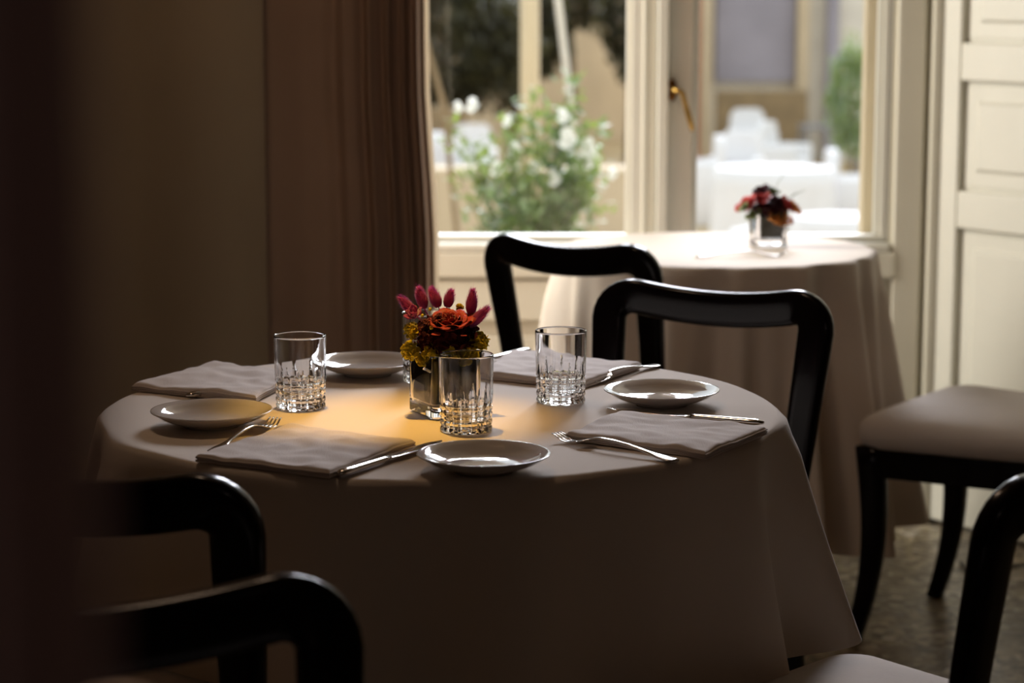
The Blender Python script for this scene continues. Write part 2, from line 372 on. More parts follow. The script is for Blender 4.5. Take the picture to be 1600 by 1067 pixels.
# ================================================================== CHAIRS
def chair_meshes(label, loc, rz):
    t = thing('dining_chair', label, 'chair', loc, rz)
    # continuous back frame: uprights and top rail
    ZB, ZTOP = .40, .803; SPB, SPT = .160, .184; wT, wB = .058, .038; RR = .046
    raw = []
    for k in range(9): v = k/8; raw.append((-(SPB+(SPT-SPB)*v), ZB+(ZTOP-RR-ZB)*v, v))
    cxl, czl = -SPT+RR, ZTOP-RR
    for k in range(1, 8): a = PI-(PI/2)*k/8; raw.append((cxl+RR*math.cos(a), czl+RR*math.sin(a), 1))
    for k in range(0, 25): raw.append((cxl+(-2*cxl)*k/24, ZTOP, 1))
    for k in range(1, 8): a = PI/2-(PI/2)*k/8; raw.append((-cxl+RR*math.cos(a), czl+RR*math.sin(a), 1))
    for k in range(9): v = 1-k/8; raw.append(((SPB+(SPT-SPB)*v), ZB+(ZTOP-RR-ZB)*v, v))
    def place(u, z):
        v = (z-ZB)/(ZTOP-ZB); m = 1-(u/SPT)**2
        zz = z-.023*max(0, m)*smooth(.55, 1, v)
        return Vector((u, -.195-.065*v**1.3-.02*max(0, m)*smooth(.5, 1, v), zz))
    P2 = [place(u, z) for u, z, v in raw]; ws = []; ts = []; wd = []
    for i, (u, z, v) in enumerate(raw):
        ws.append(wB+(wT-wB)*v**.8 if v < 1 else wT+.0*abs(u)); ts.append(.026+.006*v)
        a = raw[max(i-1, 0)]; c = raw[min(i+1, len(raw)-1)]
        tx, tz = c[0]-a[0], c[1]-a[1]; q = math.hypot(tx, tz); wd.append(Vector((-tz/q, 0, tx/q)))
    MB().sweep(P2, ws, ts, wd, n=20, e=3.6).build('back_frame', 'lacquer', t)
    # legs
    for s in (-1, 1):
        pts = []; wl = []
        for k in range(13):
            h = k/12; z = .42*(1-h)
            pts.append(Vector((s*(.165+.004*h), -.195-.02*h-.075*h**2.4, z))); wl.append(.046-.017*h)
        MB().sweep(pts, wl, wl, Vector((1, 0, 0)), n=16, e=4).build('leg', 'lacquer', t)
        pts = []; wl = []
        for k in range(13):
            h = k/12; z = .405*(1-h)
            pts.append(Vector((s*(.198+.0*h), .192-.014*math.sin(PI*h)+.03*h**3, z))); wl.append(.054-.021*h)
        MB().sweep(pts, wl, wl, Vector((1, 0, 0)), n=16, e=4).build('leg', 'lacquer', t)
    def trap(hy0, hy1, hxb, hxf, r, z, n=6):
        o = []
        for sx, sy, a0 in ((1, 1, 0), (-1, 1, PI/2), (-1, -1, PI), (1, -1, 3*PI/2)):
            hx = hxf if sy > 0 else hxb; cy = (hy1-r) if sy > 0 else (hy0+r)
            for k in range(n+1): a = a0+PI/2*k/n; o.append(Vector((sx*(hx-r)+r*math.cos(a), cy+r*math.sin(a), z)))
        return o
    MB().rings([trap(-.205, .21, .182, .222, .02, .345), trap(-.205, .21, .182, .222, .02, .402)]).build('seat_rail', 'lacquer', t, angle=40)
    prof = [(-.004, .402), (.006, .410), (.010, .430), (.008, .448), (-.003, .461), (-.02, .470), (-.05, .478), (-.09, .483), (-.14, .486), (-.17, .4865)]
    MB().rings([trap(-.205-g, .21+g, .182+g, .222+g, max(.004, .045+g*.24), z, 8) for g, z in prof]).build('seat', 'seat', t)
    return t
def rzf(fx, fy): return math.atan2(-fx, fy)
ch = chair_meshes('black lacquered open-back chair at the far right of the round table in front', (.208, 3.475, 0), rzf(-.47, -.88))
G = 'black lacquered dining chairs'
ch['group'] = G
dup(ch, (.271, 4.604, 0), rzf(.62, .785), 'black open-back chair tucked under the rear table, left of its flowers')
dup(ch, (.985, 4.49, 0), rzf(-.82, .57), 'chair at the right with its pale upholstered seat fully visible beside the panelled door')
dup(ch, (.428, 2.53, 0), rzf(-.73, .69), 'near chair at the bottom right corner, only seat edge and back post in view')
dup(ch, (-.379, 2.545, 0), rzf(.30, .95), 'dark chair back at lower left pushed up to the front table')
dup(ch, (-.205, 1.545, 0), rzf(.45, -.89), 'nearest dark chair back at the bottom left, lowest in the picture')

# ================================================================== TABLES
def tablecloth(name, cx, cy, R, hem, flare, nf, amp, label, seed, wr=.0011, group=None):
    rnd = random.Random(seed); n = 360; ph = rnd.uniform(0, 6)
    b = MB(); rings = []
    def pt(a, s):   # s<=R flat, beyond: drop
        if s <= R:
            x, y = cx+s*math.cos(a), cy+s*math.sin(a)
            z = .7515+wr*noise.noise(Vector((x*6, y*9, seed)))+wr*.8*noise.noise(Vector((x*17, y*14, seed+4)))
            return Vector((x, y, z))
    for s in [1e-5]+[R*k/26 for k in range(1, 26)]+[R-.012, R-.006]:
        rings.append([pt(2*PI*k/n, s) for k in range(n)])
    drop = 34
    for i in range(1, drop+1):
        h = i/drop; ring = []
        for k in range(n):
            a = 2*PI*k/n
            L, fl = hem(a); zb = .7505-(.7505-L)*h
            f = sum(am*math.cos(nn*a+p) for nn, am, p in nf); f = f if f > 0 else f*.8
            g = smooth(0, 1, h)
            r = R-.006+.010*min(1, h*12)+fl*flare*h**1.1+amp*f*(.15*min(1, h*6)+.85*h**1.2)*(fl+.25)
            if i <= 2: zb = .7515-(.002 if i == 1 else .008)
            ring.append(Vector((cx+r*math.cos(a), cy+r*math.sin(a), zb)))
        rings.append(ring)
    b.rings(rings, True, False)
    b.f = [tuple(f) for f in b.f]
    o = b.build(name, 'linen'); tag(o, label, 'tablecloth', group); return o
def adiff(a, b): return abs((a-b+PI) % (2*PI)-PI)
T1 = (-.094, 2.981); T2 = (.435, 4.84)
def hem1(a):
    zz, fl = .452, 1.0
    for ang in (math.radians(-121), math.radians(58)):
        q = 1-smooth(.30, .62, adiff(a, ang)); zz = zz+(.492-zz)*q; fl = fl*(1-.55*q)
    return zz+.006*math.sin(3*a), fl
def hem2(a):
    q = 1-smooth(.40, .75, adiff(a, math.atan2(-.24, -.18)))
    return .15+(.50-.15)*q, 1-.8*q
tablecloth('tablecloth', *T1, .45, hem1, .036, [(10, 1, .6), (15, .6, 2.0), (5, .5, 1.1)], .031, 'pale linen cloth draped over the front round table set with plates', 3)
tablecloth('tablecloth', *T2, .338, hem2, .04, [(17, 1, .3), (11, .6, 1.4), (29, .4, .5)], .046, 'pale linen cloth draped over the rear round table by the window', 5, wr=.0002)
def table(c, R, label):
    t = thing('round_table', label, 'table', (c[0], c[1], 0))
    MB().lathe([(0, .722), (R-.01, .722), (R-.003, .727), (R-.003, .742), (R-.008, .7485), (0, .7485)], 64).build('tabletop', 'tabletop', t, angle=35)
    MB().lathe([(0, .03), (.03, .03), (.028, .1), (.028, .70), (.05, .722), (0, .722)], 24).build('pedestal', 'iron', t, angle=35)
    MB().lathe([(0, 0), (.17, 0), (.17, .012), (.15, .02), (.05, .03), (0, .03)], 40).build('base', 'iron', t, angle=35)
table(T1, .44, 'round table hidden under the front linen cloth')
table(T2, .33, 'round table hidden under the rear linen cloth by the window')
TZ = .7525
# ---------------- plates
def plate(p, label):
    t = MB().lathe([(0, .0), (.036, .0), (.038, .003), (.050, .006), (.066, .0125), (.0765, .0195), (.0778, .0205), (.0775, .0215), (.0755, .0215), (.066, .0155), (.052, .0088), (.040, .0062), (.020, .0058), (0, .0058)], 96).build('bread_plate', 'porcelain')
    t.location = p; return tag(t, label, 'plate', 'bread plates')
pl = plate((-.384, 2.856, TZ), 'cream plate at the left of the front table beside the fork')
def place_plate(x, y, l): return dup(pl, (x, y, TZ), 0, l)
place_plate(-.033, 2.584, 'shiny plate at the front edge of the table, nearest the viewer')
place_plate(.201, 3.006, 'plate at the right of the table, reflecting the window')
place_plate(atz(574, 566, .77).x, atz(574, 566, .77).y, 'plate at the far left of the table, behind the left tumbler')
# ---------------- tumblers
def tumbler(loc, label):
    n = 144; b = MB(); rings = []
    def cut(z, a):
        d = 0; nv = 18
        u = (a/(2*PI)*nv) % 1; dd = abs(u-.5)*2          # 0 at groove centre, 1 between
        idx = int(a/(2*PI)*nv) % 2
        top = .058 if idx else .050
        if z < top and z > .002:
            w = .55*min(1, (top-z)/.022)
            if dd < w: d += .0018*(1-dd/w)*min(1, (top-z)/.012)
        if z < .037:
            for hz in (.0075, .0165, .0255, .034):
                q = abs(z-hz)/.0028
                if q < 1: d += .0015*(1-q)
        return d
    zs = [0, .0015, .003]+[.003+k*.0011 for k in range(1, 52)]+[.062, .07, .08, .09, .0955, .0968]
    def ro(z): return .0330+.0020*min(1, z/.098)
    for z in zs:
        rr = ro(z)-(.0012 if z == 0 else 0)
        rings.append([Vector(((rr-cut(z, 2*PI*k/n))*math.cos(2*PI*k/n), (rr-cut(z, 2*PI*k/n))*math.sin(2*PI*k/n), z)) for k in range(n)])
    def rg(r, z): return [Vector((r*math.cos(2*PI*k/n), r*math.sin(2*PI*k/n), z)) for k in range(n)]
    for r, z in ((.0346, .0976), (.0338, .098), (.0330, .0975), (.0327, .095), (.0322, .07), (.0314, .040), (.0306, .020), (.0290, .0150), (.024, .0130), (.012, .0122), (.0001, .012)): rings.append(rg(r, z))
    b.rings([rg(.0001, .0015), rg(.02, .0012), rg(.028, .0002)]+rings)
    o = b.build('tumbler', 'glass', angle=50); o.location = loc
    return tag(o, label, 'glass', 'cut crystal tumblers')
g1 = tumbler((-.282, 2.984, TZ), 'cut glass tumbler standing at the left between the two left plates')
dup(g1, (-.058, 2.826, TZ), .13, 'cut glass tumbler standing in front of the flower vase')
dup(g1, (.066, 3.027, TZ), .31, 'cut glass tumbler at the right, before the far napkin')
q = atz(666, 597, .75); dup(g1, (q.x, q.y, TZ), .2, 'cut glass tumbler half hidden behind the left side of the flower vase')
# ---------------- cutlery
def fork(loc, rz, label):
    t = thing('fork', label, 'fork', loc, rz, 'steel dinner forks')
    # +x is the tine direction, length .195, origin at the middle
    def zc(x):
        s = (x+.0975)/.195
        return .0022+.010*smooth(.0, .55, s)*(1-smooth(.60, .86, s))+.007*smooth(.90, 1.0, s)
    xs = [-.0975+.195*.70*k/24 for k in range(25)]
    def wdt(s): return .020*(1-smooth(.0, .38, s))+.0065 if s > .02 else .014
    pts = [Vector((x, 0, zc(x))) for x in xs]; ws = [wdt((x+.0975)/.137) for x in xs]; ws = [w*(.72 if i == 0 else 1) for i, w in enumerate(ws)]
    ws = [min(w, .019) for w in ws]
    MB().sweep(pts, ws, [.0032]*len(pts), Vector((0, 1, 0)), n=14, e=2.6).build('handle', 'steel', t)
    b = MB(); xs = [.034+.018*k/8 for k in range(9)]
    pts = [Vector((x, 0, zc(x))) for x in xs]; ws = [.0068+.0182*smooth(0, .75, k/8) for k in range(9)]
    b.sweep(pts, ws, [.0024]*9, Vector((0, 1, 0)), n=14, e=2.6)
    for k in range(4):
        yy = -.0099+.0066*k; xs = [.050+.0475*j/8 for j in range(9)]
        pts = [Vector((x, yy*(1-.03*j), zc(x))) for j, x in enumerate(xs)]
        b.sweep(pts, [.0040-.0018*(j/8) for j in range(9)], [.0020-.0007*(j/8) for j in range(9)], Vector((0, 1, 0)), n=10, e=2.6)
    b.build('tines', 'steel', t)
    return t
def knife(loc, rz, label):
    t = thing('knife', label, 'knife', loc, rz, 'steel table knives')
    L0 = -.11
    pts = []; ws = []; ts = []
    for k in range(17):
        s = k/16; pts.append(Vector((L0+.10*s, 0, .0055))); ws.append((.016-.005*s)*(.35+.65*smooth(0, .10, s))); ts.append((.0088-.003*s)*(.4+.6*smooth(0, .10, s)))
    MB().sweep(pts, ws, ts, Vector((0, 1, 0)), n=16, e=2.4).build('handle', 'steel', t)
    pts = []; ws = []; ts = []
    for k in range(17):
        s = k/16; w_ = .011+.008*smooth(0, .15, s)-.015*smooth(.75, 1, s)**2
        pts.append(Vector((L0+.10+.12*s, .002*(1-s), .0052))); ws.append(w_); ts.append(.0018)
    MB().sweep(pts, ws, ts, Vector((0, 1, .0)), n=14, e=2.2).build('blade', 'steel', t)
    return t
def along(pa, pb, L, z=TZ, frm=.0975):
    # place so that local +frm end sits at pa, body towards pb
    a = atz(*pa, z); b_ = atz(*pb, z); d = (a-b_); d.z = 0; d.normalize()
    c = a-d*frm; return (c.x, c.y, z), math.atan2(d.y, d.x)
l, r = along((431, 663), (345, 703), .195); fk = fork(l, r, 'fork between the left plate and the near left napkin, tines pointing right')
def df(pa, pb, lab): l, r = along(pa, pb, .195); return dup(fk, l, r, lab)
df((869, 687), (1070, 725), 'fork lying in front of the right napkin beside the nearest plate')
df((915, 602), (1006, 578), 'fork lying between the far napkin and the right plate')
def butt(pb, pd):     # handle end at pixel pb, blade pointing towards pd
    a = atz(*pb, TZ); d = atz(*pd, TZ)-a; d.z = 0; d.normalize(); c = a+d*.11
    return (c.x, c.y, TZ), math.atan2(d.y, d.x)
l, r = butt((529, 747), (656, 706)); kn = knife(l, r, 'knife lying along the right edge of the near left napkin')
def dk(pa, pb, lab): l, r = butt(pa, pb); return dup(kn, l, r, lab)
dk((1193, 667), (1120, 660), 'knife at the far edge of the right napkin, handle end showing')
dk((828, 551), (770, 564), 'knife along the left edge of the far napkin behind the flowers')
dk((292, 624), (420, 600), 'knife under the far left napkin, only its handle tip showing')
# ---------------- napkins
def napkin(px, label, seed, layers=2, th=.011, lift=(0, 0, 0, 0)):
    q = [atz(x, y, TZ) for x, y in px]; cen = sum(q, Vector())/4
    q = [v-cen for v in q]; n = 40
    rnd = random.Random(seed); b = MB()
    def P_(u, v):
        base = q[0]*(1-u)*(1-v)+q[1]*(1-u)*v+q[3]*u*(1-v)+q[2]*u*v
        nn = noise.noise(Vector((u*2.2, v*2.2, seed)))
        base += Vector((.003*noise.noise(Vector((v*3, seed, 1))), .004*noise.noise(Vector((u*3, seed, 5))), 0))
        li = lift[0]*(1-u)*(1-v)+lift[1]*(1-u)*v+lift[3]*u*(1-v)+lift[2]*u*v
        return base, th*(1+.36*nn)+.0026*noise.noise(Vector((u*7, v*7, seed+9)))+li
    us = [0, .004, .012, .025, .045]+[.045+.91*k/(n) for k in range(1, n)]+[.955, .975, .988, .996, 1]
    def edge(u, v):
        e_ = min(u, 1-u, v, 1-v); return math.sqrt(max(0, 1-(1-min(1, e_/.03))**2))
    G_ = []
    for u in us:
        row = []
        for v in us:
            p, h = P_(u, v); row.append(Vector((p.x, p.y, h*(.72+.28*edge(u, v)))))
        G_.append(row)
    b.grid(G_, True)
    loop = [(u, 0) for u in us]+[(1, v) for v in us[1:]]+[(u, 1) for u in reversed(us[:-1])]+[(0, v) for v in reversed(us[1:-1])]
    rings = []
    prof = [(0, .72)]
    for k in range(layers):
        t0 = .72*(1-k/layers); t1 = .72*(1-(k+1)/layers)
        prof += [(.0016, t0*.8+t1*.2), (.0024, (t0+t1)/2), (.0016, t0*.2+t1*.8)]+([(-.0012, t1)] if k < layers-1 else [])
    prof.append((0, .0))
    for o_, fz in prof:
        ring = []
        for u, v in loop:
            p, h = P_(u, v); d = Vector((p.x, p.y, 0)).normalized()
            oo = o_*(1+.6*noise.noise(Vector((u*9, v*9, seed))))
            if o_ < 0 and v == 0: oo = o_*.2
            ring.append(Vector((p.x+d.x*oo, p.y+d.y*oo, h*fz)))
        rings.append(ring)
    b.rings(rings, False, True)
    o = b.build('napkin', 'napkin'); o.location = cen
    return tag(o, label, 'napkin', 'folded linen napkins')
napkin([(308, 722), (452, 674), (647, 698), (515, 748)], 'folded napkin nearest the viewer, between the fork and knife at front left', 1)
napkin([(886, 687), (968, 653), (1197, 679), (1102, 718)], 'folded napkin at the right front edge of the table behind a fork', 2, layers=3)
napkin([(748, 593), (800, 556), (1000, 576), (915, 606)], 'folded napkin at the far side of the table behind the right tumbler', 3)
napkin([(208, 611), (335, 574), (462, 592), (400, 629)], 'folded napkin at the far left edge of the table behind the left plate', 4, layers=3)

# ================================================================== FLOWERS
def sphere_pts(c, rx, ry, rz_, nu=14, nv=10, ns=0, sd=0, axis=None):
    rings = []
    for i in range(1, nv):
        th = PI*i/nv; ring = []
        for k in range(nu):
            a = 2*PI*k/nu; d = Vector((math.sin(th)*math.cos(a), math.sin(th)*math.sin(a), -math.cos(th)))
            f = 1+ns*noise.noise(d*3+Vector((sd, sd, 0))); v = Vector((d.x*rx, d.y*ry, d.z*rz_))*f
            if axis: v = axis @ v
            ring.append(Vector(c)+v)
        rings.append(ring)
    return rings
def petal(b, c, ax, R, a0, w, open_, hgt, curl=.2, n=6, ns=.08, sd=0):
    # ax: 3x3 frame; a cupped petal at azimuth a0 around the axis, radius R
    P = []
    for i in range(n+1):
        v = i/n; row = []
        rad = R*(.35+.65*math.sin(min(1, v*1.1)*PI/2))*(1+open_*v)+curl*R*max(0, v-.7)*1.6
        z = hgt*(v-.1*max(0, v-.75)*curl*8)
        for j in range(n+1):
            u = j/n*2-1; wz = w*math.sqrt(max(.0, 1-(max(0, v-.45)/.62)**2.2))
            a = a0+u*wz; rr = rad*(1+.12*(1-u*u)*0+ns*noise.noise(Vector((u*2+sd, v*3, sd))))
            row.append(Vector(c)+ax @ Vector((rr*math.cos(a), rr*math.sin(a), z-.25*hgt*abs(u)**2*v)))
        P.append(row)
    b.grid(P)
def frame(d):
    d = Vector(d).normalized(); return d.to_track_quat('Z', 'Y').to_matrix()
def rose(c, d, R, h, name, m, parent, n=22, seed=1):
    rnd = random.Random(seed); b = MB(); A = frame(d)
    for k in range(n):
        t = (k+.6)/n
        petal(b, c, A, R*t**.85, k*2.399, .55+.35*(1-t)+.25, .12+.38*t, h*(1.0-.22*t), curl=.05+.5*t, sd=k*1.7+seed)
    b.rings(sphere_pts(Vector(c)+A @ Vector((0, 0, h*.2)), R*.5, R*.5, h*.35, axis=A))
    return b.build(name, m, parent)
def solid(o, t=.0005):
    s = o.modifiers.new('solid', 'SOLIDIFY'); s.thickness = t; return o
def rsq(half, r, z, n=5): return rrect(half, half, r, z, n)
def glass_vase(parent, half, ht):
    rings = [rsq(half*.3, .003, .0006), rsq(half-.003, .006, .0), rsq(half, .008, .003), rsq(half, .008, ht-.002), rsq(half-.001, .007, ht), rsq(half-.003, .006, ht), rsq(half-.004, .006, ht-.002), rsq(half-.004, .006, .018), rsq(half-.007, .005, .0145), rsq(half*.3, .003, .014)]
    return MB().rings(rings).build('vase', 'glass', parent, angle=40)
# ---- front centrepiece
VC = Vector((atz(700, 628, TZ).x, 2.945, TZ))
fa = thing('flower_arrangement', 'square glass vase of red rose, pink bunny tails and yellow blooms on the front table', 'flowers', VC, 0)
YP = VC.y
def W(px, py, dy=0): p = aty(px, py, YP+dy); return p-VC
vo = glass_vase(fa, .0385, .082); vo.rotation_euler = (0, 0, math.radians(27))
b = MB(); b.rings([rsq(.0325, .006, .0185), rsq(.033, .006, .03), rsq(.0325, .006, .072), rsq(.030, .006, .074)])
lo = b.build('leaf_liner', 'leafdark', fa); lo.rotation_euler = (0, 0, math.radians(27))
# rose
ro = rose(W(703, 516, -.012), (-.03, -.30, 1), .0195, .026, 'rose', 'rose', fa, n=30, seed=3); solid(ro)
ro['label'] = 'orange red open rose'
# dark mass of dried blossom
b = MB(); b.rings(sphere_pts(W(698, 530), .034, .030, .032, 20, 14, .5, 3))
rnd = random.Random(5)
for k in range(230):
    a = rnd.uniform(0, 2*PI); el = rnd.uniform(-.35, 1.0); rr = rnd.uniform(.9, 1.12)
    d = Vector((math.cos(a)*math.cos(el), math.sin(a)*math.cos(el), math.sin(el)))
    p = W(698, 530)+Vector((d.x*.036, d.y*.032, d.z*.030))*rr
    petal(b, p, frame(d+Vector((rnd.uniform(-.5, .5), rnd.uniform(-.5, .5), rnd.uniform(-.3, .5)))), rnd.uniform(.003, .007), rnd.uniform(0, 6), .9, .4, rnd.uniform(.004, .008), n=3, sd=k)
mo = b.build('dark_blossoms', 'rose_dark', fa); mo['label'] = 'dark burgundy dried blossoms'
# reddish dried sprigs with tiny buds at the left
b = MB()
for k in range(60):
    p0 = W(rnd.uniform(655, 690), rnd.uniform(492, 545), rnd.uniform(-.03, .0)); d = Vector((rnd.uniform(-1, .4), rnd.uniform(-1, .2), rnd.uniform(-.3, 1))).normalized()
    b.tube([p0, p0+d*.004+Vector((0, 0, .001)), p0+d*.009], [.0006, .0006, .0005], 5)
    for q in range(3): b.rings(sphere_pts(p0+d*(.004+.003*q)+Vector((rnd.uniform(-.002, .002), rnd.uniform(-.002, .002), rnd.uniform(-.002, .002))), .0014, .0014, .0014, 6, 5))
so = b.build('dried_sprigs', 'dried', fa)
for (x, y, s) in ((672, 483, 2.6), (660, 493, 2.4), (674, 512, 3), (733, 545, 2.6)):
    MB().rings(sphere_pts(W(x, y, -.034), s*.0009, s*.0009, s*.0009, 10, 8, .2, x)).build('yellow_bud', 'yellow', fa)
# stray lower red petals
for (x, y, w_) in ((696, 508, .010), (682, 518, .009), (725, 522, .006)):
    b = MB(); petal(b, W(x, y, -.036), frame((0, -.6, 1)), w_*.9, -PI/2, .8, .3, .003, n=5, sd=x); solid(b.build('rose_petal', 'rose', fa))
# bunny tails: base pixel -> tip pixel
def bunny(b0, t0, dy0, dy1, w_, sd):
    w_ *= 1.15
    a = W(*b0, dy0); t = W(*t0, dy1); d = (t-a); L = d.length; A = frame(d); b = MB(); rings = []
    for i in range(1, 14):
        s = i/14; rad = w_*math.sin(PI*s**.8)**.7
        rings.append([a+A @ Vector((rad*(1+.12*noise.noise(Vector((math.cos(x)*3, math.sin(x)*3, s*9+sd))))*math.cos(x), rad*math.sin(x), L*s)) for x in [2*PI*k/14 for k in range(14)]])
    b.rings(rings); r_ = random.Random(sd)
    for k in range(700):
        s = r_.uniform(.05, .97); x = r_.uniform(0, 2*PI); rad = w_*math.sin(PI*s**.8)**.7
        p = a+A @ Vector((rad*.9*math.cos(x), rad*.9*math.sin(x), L*s)); ln = r_.uniform(.003, .0065)
        e_ = p+A @ Vector((ln*.55*math.cos(x), ln*.55*math.sin(x), ln)); sd_ = A @ Vector((-math.sin(x), math.cos(x), 0))*.00045
        b.add([p-sd_, p+sd_, e_], [(0, 1, 2)])
    for k in range(26):
        s = r_.uniform(.3, .9); x = r_.uniform(0, 2*PI)
        p = a+A @ Vector((0, 0, L*s)); ln = r_.uniform(.010, .016)
        e_ = p+A @ Vector((ln*.6*math.cos(x), ln*.6*math.sin(x), ln)); sd_ = A @ Vector((-math.sin(x), math.cos(x), 0))*.00012
        b.add([p-sd_, p+sd_, e_], [(0, 1, 2)])
    b.tube([W(b0[0]*.6+698*.4, b0[1]*.5+530*.5, dy0*.5), a, a.lerp(t, .3)], .0009, 6)
    b.build('bunny_tail', 'bunny', fa)
for i, q in enumerate([((648, 490), (625, 464), 0, -.005, .0058), ((664, 484), (654, 449), .01, .01, .0065), ((686, 482), (674, 450), .015, .02, .0068), ((698, 482), (705, 454), .018, .02, .006), ((735, 494), (739, 452), .0, .0, .0066), ((729, 512), (764, 480), -.005, -.01, .0066)]): bunny(*q, i+1)
# pink tulip-like bud
pb = rose(W(648, 495, -.02), (-.35, -.6, .75), .0085, .017, 'pink_bud', 'bunny', fa, n=9, seed=9); solid(pb)
# yellow dried blooms
for i, (x, y, r_, d) in enumerate([(642, 548, .0125, (-.8, -.6, .5)), (644, 517, .0110, (-.9, -.2, .5)), (748, 534, .0135, (.8, -.5, .5)), (680, 556, .017, (-.1, -.7, .6)), (724, 556, .015, (.2, -.6, .7)), (718, 481, .0055, (0, .2, 1))]):
    b = MB(); c = W(x, y, (-.022 if i in (0, 3) else -.006 if i < 5 else .02)); A = frame(d); rr = random.Random(i)
    b.rings(sphere_pts(c, r_*.75, r_*.75, r_*.7, 12, 9, .3, i))
    for k in range(46):
        a = rr.uniform(0, 2*PI); el = math.asin(rr.uniform(-.4, 1)); dd = A @ Vector((math.cos(a)*math.cos(el), math.sin(a)*math.cos(el), math.sin(el)))
        petal(b, c+dd*r_*.45, frame(dd+Vector((rr.uniform(-.3, .3), rr.uniform(-.3, .3), rr.uniform(-.3, .3)))), r_*.34, rr.uniform(0, 6), 1.0, .35, r_*.6, n=3, ns=.3, sd=k)
    solid(b.build('yellow_flower', 'yellow', fa), .0004)
# skirt of flattened yellow petals over the vase rim
b = MB(); rr = random.Random(77)
for k in range(40):
    x = rr.uniform(655, 745); p = W(x, rr.uniform(552, 564), -.03+abs(x-700)*.0003)
    petal(b, p, frame((rr.uniform(-.8, .8), -1, rr.uniform(-.1, .6))), .007, rr.uniform(0, 6), .9, .5, .006, n=4, ns=.35, sd=k)
solid(b.build('yellow_petals', 'yellow', fa), .0004)
# ---- rear centrepiece
V2 = atz(1200, 384, TZ); V2.z = TZ
fb = thing('flower_arrangement', 'small glass vase of red and orange flowers on the rear table by the window', 'flowers', V2, 0)
def W2(px, py, dy=0): return aty(px, py, V2.y+dy)-V2
vo = glass_vase(fb, .036, .082); vo.rotation_euler = (0, 0, math.radians(8))
b = MB(); b.rings([rsq(.024, .006, .019), rsq(.026, .006, .03), rsq(.026, .006, .072), rsq(.024, .006, .074)])
lo = b.build('leaf_liner', 'leafdark', fb); lo.location = (.004, 0, 0)
for i, (x, y, r_, m, nm) in enumerate([(1172, 316, .020, 'red', 'red_flower'), (1190, 308, .018, 'red', 'red_flower'), (1212, 316, .021, 'rose_dark', 'dark_flower'), (1228, 318, .017, 'red', 'red_flower'), (1239, 323, .014, 'orange', 'orange_flower'), (1212, 340, .022, 'orange', 'orange_flower'), (1191, 296, .013, 'rose_dark', 'dark_flower'), (1206, 298, .010, 'green', 'green_bud'), (1165, 322, .010, 'green', 'green_bud'), (1180, 334, .013, 'green', 'green_leaf')]):
    c = W2(x, y, .0 if i < 5 else -.02)
    o = rose(c-Vector((0, 0, r_*.5)), ((x-1200)*.03, -.35, .8), r_, r_*1.1, nm, m, fb, n=14, seed=i+20); solid(o)
    if i in (2, 6): o['label'] = 'dark burgundy bloom'
b = MB(); b.rings(sphere_pts(W2(1202, 330), .038, .03, .022, 16, 10, .4, 4)); b.build('filler_blossoms', 'rose_dark', fb)
b = MB()
for (x, y) in ((1246, 300), (1258, 296), (1193, 283), (1225, 272)): b.tube([W2(1205, 325), W2((1205+x)/2, y+14), W2(x, y)], .0006, 5)
b.build('sprig', 'green', fb)
# cutlery on the rear table
q = atz(1180, 401, TZ); dup(fk, (q.x-.03, q.y, TZ), .1, 'small fork lying on the rear table before its flower vase')

# cord on the floor by the door
pts = [atz(1500, 878, .006), atz(1512, 890, .006), atz(1524, 898, .006), atz(1545, 892, .006), atz(1580, 884, .006), atz(1640, 880, .006)]
tag(MB().tube(pts, .004, 8).build('floor_cord', 'cord'), 'thin black cord lying on the terrazzo floor near the door', 'cord')

# ================================================================== OUTSIDE
GZ = -1.0
o = MB().box(-14, 14, YW+.3, 40, GZ-.1, GZ).build('terrace_ground', 'gravel', smooth=False); struct(o)
def ob(name, m, label, cat, *a, bevel=0, kind=None):
    o = MB().box(*a).build(name, m, smooth=False, bevel=bevel)
    return struct(o) if kind else tag(o, label, cat)
def px2(x0, x1, y): return aty(x0, 200, y).x, aty(x1, 200, y).x
# garden wall and facade pieces far behind
ob('garden_wall', 'ochre', 'long ochre rendered wall closing the terrace behind the hedge', 'wall', -12, aty(1072, 0, 34).x, 34, 34.3, GZ, 3.0)
a, c = px2(1075, 1420, 30); bd = thing('building', 'grey and beige stone building behind the white terrace chairs', 'building', ((a+c)/2, 30, GZ))
def bpart(n, m, x0, x1, y0, y1, z0, z1):
    o = MB().box(x0, x1, y0, y1, z0, z1).build(n, m, None, smooth=False, bevel=.01); o.parent = bd; o.location = -Vector(bd.location); return o
bpart('wall', 'palestone', a, c+4, 30, 30.6, GZ, 3.6)
def bcol(p0, p1, m, dy, nm='pillar'):
    x0, x1 = px2(p0, p1, 30-dy); bpart(nm, m, x0, x1, 30-dy, 30, GZ if nm == 'pillar' else aty(1200, 128, 30-dy).z, 3.5)
bcol(1082, 1094, 'terracotta', .25); bcol(1094, 1112, 'ochre', .3); bcol(1116, 1240, 'greystone', .12, 'panel'); bcol(1244, 1262, 'ochre', .3); bcol(1290, 1308, 'greystone', .2)
x0, x1 = px2(1120, 1262, 28); zz1 = aty(1200, 142, 28).z
ob('low_wall', 'brownwood', 'low brown wall behind the white terrace armchairs', 'wall', x0, x1, 28, 28.3, GZ, zz1, bevel=.02)
x0, x1 = px2(560, 730, 25); ob('low_wall', 'brownwood', 'low brown wall below the dark hedge at the left', 'wall', x0, x1, 25, 25.3, GZ, aty(700, 168, 25).z, bevel=.02)
x0, x1 = px2(200, 1000, 13.2); ob('low_wall', 'ochre', 'sandy low terrace wall behind the rose bush in the left pane', 'wall', x0, x1, 13.2, 13.5, GZ, aty(700, 264, 13.2).z, bevel=.02)
